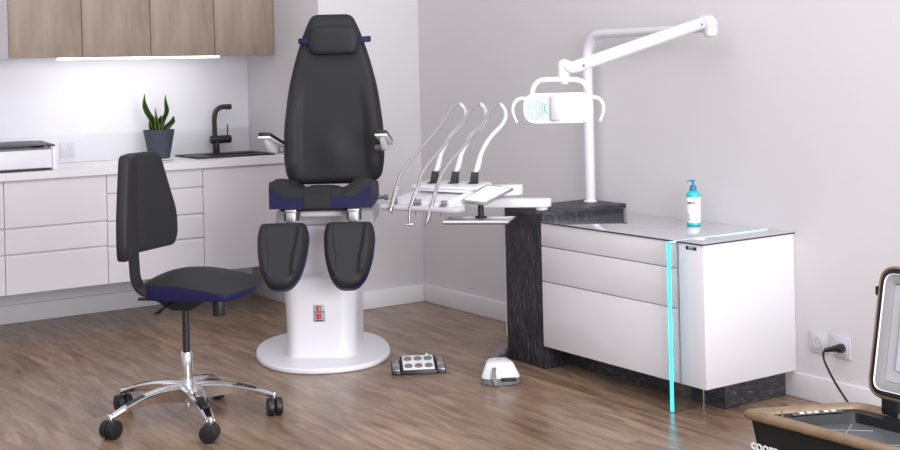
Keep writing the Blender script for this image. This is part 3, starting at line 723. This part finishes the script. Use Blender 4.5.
for i in range(9):
    for j in range(11):
        ang = -.95 + .17*j; r = .035 + .0105*i
        u = -.018 - r*math.cos(ang*.75); v = r*math.sin(ang)*.62
        if u < -.128 or abs(v) > .050 or (abs(u) > .1 and abs(v) > .036): continue
        box(bm, (-.0034, -.0012, -.0015), (.0034, .0, .0015), rot=Matrix.Rotation(-ang*.8, 3, 'Y'))
        bm.verts.ensure_lookup_table()
        for vv in bm.verts[-8:]:
            x, y, z = vv.co; vv.co = L2(u+x, -.0052+y, v+z)
obj('reflector_facet', bm, M['cyanmark'] if 'cyanmark' in M else M['blue'], rf, world=True)
bm = N(); box(bm, (-.030, -.040, -.050), (.004, -.0055, .050), .010)
for v in bm.verts: x, y, z = v.co; v.co = L2(x, y, z)
obj('lamp_bracket', bm, M['lgrey'], rf, world=True)
bm = N(); slab(bm, round_poly([(-.0, -.052), (.095, -.055), (.128, -.0), (.095, .055), (0, .052), (-.012, 0)], .03, 6), [(.002, -.0055), (0, -.010), (0, -.030), (.006, -.036), (.02, -.038), (.05, -.039)], lambda u, v, w: L2(u+.006, w-.003, v), n=80); obj('light_module', bm, M['lamp'], rf, 'brightly lit white module', world=True)
for sg in (-1, 1):
    bm = N(); tube(bm, [L2(sg*.122, .012, .038), L2(sg*.144, .005, .040), L2(sg*.163, -.004, .032), L2(sg*.176, -.010, .010), L2(sg*.176, -.012, -.018), L2(sg*.162, -.012, -.054)], lambda s: .0085 - .003*s, 12, 6); obj('handle', bm, M['whitem'], t, world=True)

# ================================================================== INSTRUMENT UNIT
t = thing('instrument_unit', 'white instrument console with whip arms and tablet reaching from the podium', 'instrument unit', (-.54, -1.70, .7266))
def hexa(bm, top, th, bev=.003, dn=None):
    """solid under a quad of top points, thickness th"""
    lo = [Vector(p) - (Vector(dn) if dn else Vector((0, 0, th))) for p in top]; vs = [bm.verts.new(p) for p in lo] + [bm.verts.new(p) for p in top]
    n = len(top)
    for i in range(n): j = (i+1) % n; bm.faces.new((vs[i], vs[j], vs[n+j], vs[n+i]))
    bm.faces.new(list(reversed(vs[:n]))); bm.faces.new(vs[n:])
    bmesh.ops.recalc_face_normals(bm, faces=bm.faces[:])
    bevel_geom(bm, vs, bev, 2)
def arm_box(bm, p, q, w, z0, z1, r=.02):
    p, q = Vector(p), Vector(q); d = (q-p).normalized(); s = Vector((-d.y, d.x, 0)); out = []
    for c, sgn in ((p, -1), (q, 1)):
        for k in range(9):
            a = -PI/2 + PI*k/8
            out.append(c + (d*sgn)*math.cos(a)*w + (s*sgn)*math.sin(a)*w)
    poly = [(v.x, v.y) for v in out]
    prism(bm, poly, lambda x, y: (x, y, z0), lambda x, y: (x, y, z1), .004)
bm = N(); arm_box(bm, (-.455, -1.745, 0), (-.70, -1.50, 0), .048, .742, .780); cyl(bm, (-.455, -1.745, .727), (-.455, -1.745, .744), .03, seg=24); obj('swing_arm', bm, M['white'], t, world=True)
bm = N(); arm_box(bm, (-.495, -1.585, 0), (-.70, -1.50, 0), .045, .790, .838); obj('upper_arm', bm, M['white'], t, world=True)
# console body
bm = N()
TB_ = [(-1.035, -1.300, .786), (-.900, -1.630, .786), (-.845, -1.645, .795), (-.62, -1.575, .836), (-.76, -1.22, .836)]
hexa(bm, [(-1.055, -1.335, .784), (-.905, -1.640, .780), (-.845, -1.655, .788), (-.615, -1.565, .832), (-.775, -1.25, .832)], .030, .004); obj('console', bm, M['white'], t, world=True)
bm = N(); hexa(bm, [(-.913, -1.335, .846), (-.745, -1.627, .840), (-.600, -1.541, .856), (-.765, -1.25, .860)], .009, .002); obj('top_shelf', bm, M['white'], t, world=True)
bm = N(); hexa(bm, [(-.895, -1.34, .836), (-.76, -1.60, .829), (-.63, -1.54, .846), (-.78, -1.27, .85)], .014, .002); obj('shelf_riser', bm, M['white'], t, world=True)
bm = N(); hexa(bm, [(-.915, -1.645, .800), (-.880, -1.665, .800), (-.585, -1.535, .850), (-.615, -1.515, .850)], .028, .006); obj('side_fairing', bm, M['white'], t, world=True)
# front instrument bar
fa, fb = Vector((-1.085, -1.345, .760)), Vector((-.900, -1.660, .752))
bm = N(); tube(bm, [fa, fa.lerp(fb, .5), fb, fb + Vector((.05, -.01, .004))], lambda s: .014, 14, 4); obj('instrument_bar', bm, M['lgrey'], t, world=True)
# tablet
tt = [Vector(p) for p in [(-.853, -1.659, .795), (-.799, -1.770, .785), (-.598, -1.725, .838), (-.640, -1.575, .848)]]
bm = N(); hexa(bm, tt, .012, .003); tb = obj('tablet_frame', bm, M['steel'], t, world=True)
ce = sum(tt, Vector())/4; bm = N(); hexa(bm, [ce + (p-ce)*.86 + Vector((0, 0, .002)) for p in tt], .003, .0008); obj('tablet_screen', bm, M['screen'], tb, world=True)
bm = N(); cyl(bm, (-.780, -1.712, .713), (-.780, -1.712, .780), .014, seg=16); box(bm, (-.8, -1.732, .7125), (-.76, -1.692, .722), .002); obj('tray_post', bm, M['black'], t, world=True)
tr = [Vector(p) for p in [(-.978, -1.696, .712), (-.736, -1.859, .706), (-.619, -1.756, .710), (-.868, -1.589, .716)]]
bm = N(); hexa(bm, [p - Vector((0, 0, .006)) for p in tr], .006, .002)
for i in range(4):
    p, q2 = tr[i], tr[(i+1) % 4]; cyl(bm, p - Vector((0, 0, .004)), q2 - Vector((0, 0, .004)), .0105 if i == 0 else .005, seg=10)
obj('tray', bm, M['steel'], t, world=True)
# whip arms + handpieces
base_p = [(-.800, -1.352, .847), (-.737, -1.432, .846), (-.680, -1.512, .844)]
F = Vector((math.sin(.59), math.cos(.59), 0)); Rr = Vector((math.cos(.59), -math.sin(.59), 0))
for i, b in enumerate(base_p):
    b = Vector(b); h = fa.lerp(fb, (.10, .44, .80)[i])
    def q(r, f, z): return b + Rr*r + F*f + Vector((0, 0, z))
    W = thing0('whip_arm', t)
    bm = N()
    for k in range(3):
        prism(bm, [(-.024+.014*k, .001), (-.010+.014*k, .001), (-.001+.012*k, .062), (-.013+.012*k, .062)], lambda x, z: q(x+.006, -.02, z), lambda x, z: q(x+.006, .02, z), .003)
    prism(bm, [(-.038, .001), (-.014, .001), (-.014, .014)], lambda x, z: q(x, -.016, z), lambda x, z: q(x, .016, z), .001)
    obj('bellows_base', bm, M['black'], W, world=True)
    bm = N(); tube(bm, [q(.010, 0, .050), q(.018, 0, .075), q(.037, 0, .137), q(.060, 0, .185), q(.092, 0, .230), q(.140, -.003, .279), q(.160, -.006, .315), q(.160, -.010, .345), q(.148, -.014, .370), q(.133, -.018, .383)], lambda s: .0125 - .004*s, 12, 6)
    for k in range(4): cyl(bm, q(.026+.003*k, 0, .080+.012*k), q(.036+.003*k, 0, .078+.012*k), .004, seg=8)
    obj('arm_tube', bm, M['white'], W, world=True)
    gs = ((-.168, .016), (-.165, .016), (-.176, -.006))[i]; ge = ((-.198, -.092), (-.205, -.085), (-.221, -.148))[i]
    bm = N(); tube(bm, [q(.133, -.018, .382), q(.112, -.03, .376), q(.088, -.05, .355), q(.036, -.09, .278), q(-.043, -.14, .194), q(-.115, -.18, .116), q(-.152, -.195, .062), q(gs[0], -.2, gs[1])], lambda s: .0082, 12, 7); obj('hose', bm, M['tube'], W, world=True)
    hp = thing0('handpiece', t)
    g0, g1 = q(gs[0], -.2, gs[1]-.0005), q(ge[0], -.2, ge[1])
    bm = N(); tube(bm, [g0, g0.lerp(g1, .35), g0.lerp(g1, .7), g1], lambda s: .0090 + .0015*math.sin(s*PI), 14, 5); obj('grip', bm, M['chrome'], hp, world=True)
    bm = N()
    if i == 1: tube(bm, [g1, q(ge[0]-.004, -.2, ge[1]-.03), q(ge[0]-.005, -.2, ge[1]-.072)], .0062, 12, 4); cyl(bm, q(ge[0]-.020, -.2, ge[1]-.080), q(ge[0]+.010, -.2, ge[1]-.076), .006, seg=12, bev=.001)
    elif i == 2: cyl(bm, g1, g1 + (g1-g0).normalized()*.02, .0065, .0035, seg=12)
    else: cyl(bm, g1, g1 + Vector((0, 0, -.014)) - Rr*.004, .009, .010, seg=12, bev=.001)
    obj('tip', bm, M['steel'], hp, world=True)
    bm = N(); c = h + Rr*.018 + Vector((0, 0, .030)); cyl(bm, c - Rr*.005 - F*.01, c + Rr*.022 - F*.01, .013, seg=14, bev=.002); cyl(bm, c + Rr*.0 + Vector((0, 0, -.012)), c + Vector((0, 0, -.022)), .014, seg=14); obj('holder', bm, M['grey'], t, world=True)
    bm = N(); c = h + Rr*.012 + Vector((0, 0, -.0145)); cyl(bm, c, c + Vector((0, 0, -.016)), .004, seg=10, bev=.001); obj('nozzle', bm, M['copper'], t, 'small copper nozzle', world=True)

# ================================================================== FOOT CONTROLS
t = thing('foot_controller', 'black and silver foot controller with eight round buttons and a wire handle', 'foot control', (-.985, -1.468, 0), -.50)
def wedge(bm, x0, x1, h0, h1, y0, y1, bev):
    prism(bm, [(y0, .001), (y1, .001), (y1, h1*.8), (y1-.012, h1), (y0+.004, h0)], lambda y, z: (x0, y, z), lambda y, z: (x1, y, z), bev)
bm = N(); wedge(bm, -.082, .082, .022, .056, -.085, .075, .003); wedge(bm, -.125, -.083, .018, .046, -.080, .05, .005); wedge(bm, .083, .125, .018, .046, -.080, .05, .005); obj('body', bm, M['black'], t)
def face(bm, x0, x1, y0, y1, h0, h1, Y0, Y1, th):
    f = lambda y: h0 + (h1-h0)*(y-Y0)/(Y1-Y0)
    vs = [(x0, y0, f(y0)+th), (x1, y0, f(y0)+th), (x1, y1, f(y1)+th), (x0, y1, f(y1)+th)]
    hexa(bm, [Vector(v) for v in vs], th*1.2, .0008); return f
bm = N(); f = face(bm, -.072, .072, -.078, .060, .022, .056, -.081, .063, .003); pl = obj('face_plate', bm, M['silverp'] if 'silverp' in M else M['white'], t, 'silver face plate')
bm = N(); f2 = face(bm, -.120, -.088, -.074, .035, .018, .046, -.076, .038, .002); obj('side_plate', bm, M['steel'], t)
bm = N(); face(bm, .088, .120, -.074, .035, .018, .046, -.076, .038, .002); obj('side_plate', bm, M['steel'], t)
def button(x, y, r, ff):
    sl = Vector((0, 1, (ff(.01)-ff(0))/.01)).normalized(); nn = Vector((0, -sl.z, sl.y)); c = Vector((x, y, ff(y)+.003))
    bm = N(); cyl(bm, c - nn*.003, c + nn*.006, r, r*.9, 22, .0015); obj('button', bm, M['btn'] if 'btn' in M else M['grey'], t)
M['btn'] = mat('grey_button', srgb(122, 114, 112), .5)
for x in (-.047, 0, .047):
    for y in (-.048, .022): button(x, y, .0195, f)
for x in (-.104, .104):
    for y in (-.050, .020): button(x, y, .0155, f2)
bm = N(); cyl(bm, (.045, .062, .052), (.045, .066, .061), .005, seg=12); obj('status_light', bm, M['green'], t, 'small green light')
bm = N(); tube(bm, [(-.108, .046, .03), (-.106, .075, .055), (-.09, .12, .095), (-.05, .16, .125), (0, .17, .135), (.05, .16, .125), (.09, .12, .095), (.106, .075, .055), (.108, .046, .03)], .0017, 8, 6); obj('wire_handle', bm, M['grey'], t)

t = thing('foot_pedal', 'small white foot pedal with grey base in front of the dark podium', 'foot pedal', (-.806, -1.862, 0), -.50)
PO = round_poly([(-.090, -.055), (-.05, -.095), (.05, -.095), (.090, -.055), (.070, .05), (.04, .075), (-.04, .075), (-.070, .05)], .02, 5)
bm = N(); slab(bm, PO, [(.003, .001), (0, .004), (0, .026), (.004, .028)], lambda u, v, w: (u, v, w), n=72); obj('base', bm, M['grey'], t, 'grey base')
bm = N(); rs = []
for k, z, dy in [(.985, .0285, 0), (.98, .034, 0), (.86, .055, .006), (.74, .078, .014), (.68, .086, .018), (.58, .091, .020), (.3, .093, .02), (.02, .093, .02)]:
    rs.append([(x*k, (y+.01)*k - .01 + dy + (.012 if k > .9 and y < -.05 and abs(x) < .05 else 0), z) for x, y in resample(PO, 72)])
loft(bm, rs); obj('shell', bm, M['white'], t, 'white domed shell', ang=50)
bm = N(); box(bm, (-.012, -.012, -.0002), (.012, -.002, .0006)); bmesh.ops.translate(bm, verts=bm.verts[:], vec=(0, .02, .0935)); obj('red_mark', bm, M['redsoft'] if 'redsoft' in M else M['red'], t)
bm = N(); ribbon(bm, [(-.030, -.070, .074), (-.036, -.092, .060), (-.034, -.108, .035), (-.028, -.112, .008)], (.018, 0, 0), .009, 6); obj('tread_lever', bm, M['grey'], t, 'grey curved lever')
bm = N(); box(bm, (-.005, -.101, .020), (.062, -.093, .036), .002); obj('front_slot', bm, M['black'], t)
bpy.context.view_layer.update(); inv = t.matrix_basis.inverted()
bm = N(); tube(bm, [inv @ Vector(p) for p in [(-.775, -1.79, .019), (-.70, -1.68, .019), (-.62, -1.575, .019), (-.545, -1.495, .019), (-.44, -1.475, .019), (-.30, -1.47, .019)]], .0175, 14, 6); obj('hose', bm, M['grey'], t, 'grey hose')

# ================================================================== CASE
t = thing('open_case', 'black case with tan rim and raised framed lid in the lower right corner', 'case', (-.95, -4.0, 0))
def inset_poly(poly, rad, d, n):
    """offset a convex corner polygon inwards by d, then round it"""
    m = len(poly); A = sum(poly[i-1][0]*poly[i][1]-poly[i][0]*poly[i-1][1] for i in range(m)); sg = 1 if A > 0 else -1
    P = [Vector(p) for p in poly]; out = []
    for i in range(m):
        e0 = (P[i]-P[i-1]).normalized(); e1 = (P[(i+1) % m]-P[i]).normalized()
        n0 = Vector((-e0.y, e0.x))*sg; n1 = Vector((-e1.y, e1.x))*sg
        b = (n0+n1).normalized(); out.append(P[i] + b*d/max(.3, b.dot(n0)))
    rr = [max(.006, r-d) for r in (rad if isinstance(rad, (list, tuple)) else [rad]*m)]
    return [Vector(p) for p in resample(round_poly(out, rr, 8), n)]
OCP = [(-1.137, -3.608), (-.905, -3.708), (-.77, -3.775), (-.745, -4.35), (-1.105, -4.37)]
def ring(d, z): return [(v.x, v.y, z) for v in inset_poly(OCP, [.03, .1, .06, .05, .05], d, 160)]
bm = N(); R = loft(bm, [ring(.006, .272), ring(0, .279), ring(0, .291), ring(.008, .299), ring(.026, .300), ring(.034, .294), ring(.036, .272), ring(.006, .272)], cap=False); obj('rim', bm, M['bronze'], t, 'tan rounded rim', world=True, ang=50)
bm = N(); loft(bm, [ring(.055, .0005), ring(.045, .01), ring(.016, .2715), ring(.037, .2715), ring(.037, .293), ring(.060, .282), ring(.060, .262), ring(.055, .258)][:4], cap=False)
bm.faces.new([bm.verts.new(p) for p in ring(.055, .0005)]); obj('shell', bm, M['casebody'], t, 'black shell', world=True, ang=50)
bm = N(); loft(bm, [ring(.0365, .284), ring(.066, .280), ring(.070, .246), ring(.0365, .246), ring(.0365, .284)], cap=False); obj('inner_ledge', bm, M['black'], t, world=True, ang=40)
bm = N(); bm.faces.new([bm.verts.new(p) for p in ring(.071, .250)]); bmesh.ops.recalc_face_normals(bm, faces=bm.faces[:])
g = bmesh.ops.extrude_face_region(bm, geom=bm.faces[:]); bmesh.ops.translate(bm, verts=[v for v in g['geom'] if isinstance(v, bmesh.types.BMVert)], vec=(0, 0, -.006)); lin = obj('lining', bm, M['casein'], t, 'grey moulded lining', world=True)
bm = N()
for cx, cy in ((-.93, -3.86), (-.93, -4.06), (-.93, -4.24)):
    for a in (.5, -.75):
        box(bm, (cx-.075, cy-.003, .2503), (cx+.075, cy+.003, .2525), .0006, rot=Matrix.Rotation(a, 3, 'Z'))
    obj('moulded_rib', bm, M['casex'], lin, world=True); bm = N()
bm.free()
# button panel along the far edge
bp = Vector((-1.018, -3.722, .284)); bq = Vector((-.872, -3.785, .284)); dd = (bq-bp).normalized(); an = math.atan2(dd.y, dd.x)
bm = N(); c = (bp+bq)/2; box(bm, c - Vector((.085, .010, .0)), c + Vector((.085, .010, .003)), .001, rot=Matrix.Rotation(an, 3, 'Z')); cp = obj('control_panel', bm, M['panel'] if 'panel' in M else M['grey'], t, world=True)
bm = N()
for k in (0.18, .34, .48, .70, .85):
    c = bp.lerp(bq, k) + Vector((0, 0, .0045)); box(bm, c - Vector((.008, .006, .0013)), c + Vector((.008, .006, .0013)), .001, rot=Matrix.Rotation(an, 3, 'Z'))
obj('control_button', bm, M['label'], cp, world=True)
bm = N(); cyl(bm, (-1.083, -3.735, .286), (-1.083, -3.735, .314), .0030, seg=10); obj('latch_pin', bm, M['bronze'], t, world=True)
# lettering on the long left side
e0 = Vector((-1.112, -3.63, 0)); lean = math.atan2(.030, .26)
dirv = (Vector((-1.105, -4.37, 0)) - Vector((-1.135, -3.612, 0))).normalized()
upv = Vector((-.029*.98, 0, .2615)).normalized(); nrm = dirv.cross(upv).normalized()
if nrm.x > 0: nrm = -nrm
def side(z): return -1.135 + .016 + .029*(.2715-z)/.2615
org = Vector((side(.176) - .0045, -3.632, .176))
Mx = Matrix(((dirv.x, upv.x, nrm.x, org.x), (dirv.y, upv.y, nrm.y, org.y), (dirv.z, upv.z, nrm.z, org.z), (0, 0, 0, 1)))
bm = text_bm('coors', .046, .0012, Mx, .0009); obj('lettering', bm, M['label'], t, 'bold white lettering', world=True, ang=30)
# lid
LB, LT = Vector((-.815, -3.840, .352)), Vector((-.730, -3.840, .748))
ld = (LT-LB).normalized(); lh = (LT-LB).length; ly = Vector((0, -1, 0)); ln = ly.cross(ld).normalized()
if ln.x > 0: ln = -ln
lid = thing0('lid', t)
def lmp(u, v, w): return LB + ly*u + ld*v + ln*w
def lring(d, w): 
    return [lmp(p.x, p.y, w) for p in inset_poly([(0, -.015), (.50, -.015), (.50, lh-.005), (0, lh-.005)], .06, d, 140)]
bm = N(); loft(bm, [lring(.010, -.055), lring(0, -.042), lring(0, -.012), lring(.003, -.003), lring(.008, 0), lring(.011, -.004), lring(.012, -.03)]); obj('shell', bm, M['bronze'], lid, 'tan lid shell', world=True, ang=50)
bm = N(); loft(bm, [lring(.0122, -.029), lring(.0122, -.003), lring(.0155, .001), lring(.022, .001), lring(.0245, -.029)], cap=False); obj('gasket', bm, M['black'], lid, world=True, ang=50)
bm = N(); loft(bm, [lring(.0246, -.028), lring(.0246, .002), lring(.0265, .004), lring(.0285, .002), lring(.0290, -.028)], cap=False); obj('inner_frame', bm, M['white'], lid, 'white inner frame', world=True, ang=50)
bm = N(); loft(bm, [lring(.0292, -.028), lring(.0292, .000), lring(.040, -.001), lring(.056, -.008), lring(.058, -.028)], cap=False); obj('lid_border', bm, M['steelgrey'] if 'steelgrey' in M else M['lgrey'], lid, world=True, ang=30)
bm = N(); loft(bm, [lring(.0575, -.028), lring(.0575, -.012)]); obj('lid_panel', bm, M['lidpad'], lid, world=True)
bm = N(); loft(bm, [lring(.095, -.0118), lring(.095, -.006), lring(.10, -.005)]); obj('lid_pad', bm, M['lgrey2'], lid, world=True)
bm = N(); 
c0 = lmp(-.003, lh*.78, -.018)
box(bm, c0 - Vector((.012, .004, .014)), c0 + Vector((.010, .008, .014)), .002); obj('clasp', bm, M['black'], lid, world=True)
for yy in (-3.915, -4.2):
    bm = N(); box(bm, (-.800, yy-.03, .283), (-.762, yy+.03, .345), .004); obj('hinge', bm, M['black'], t, world=True)
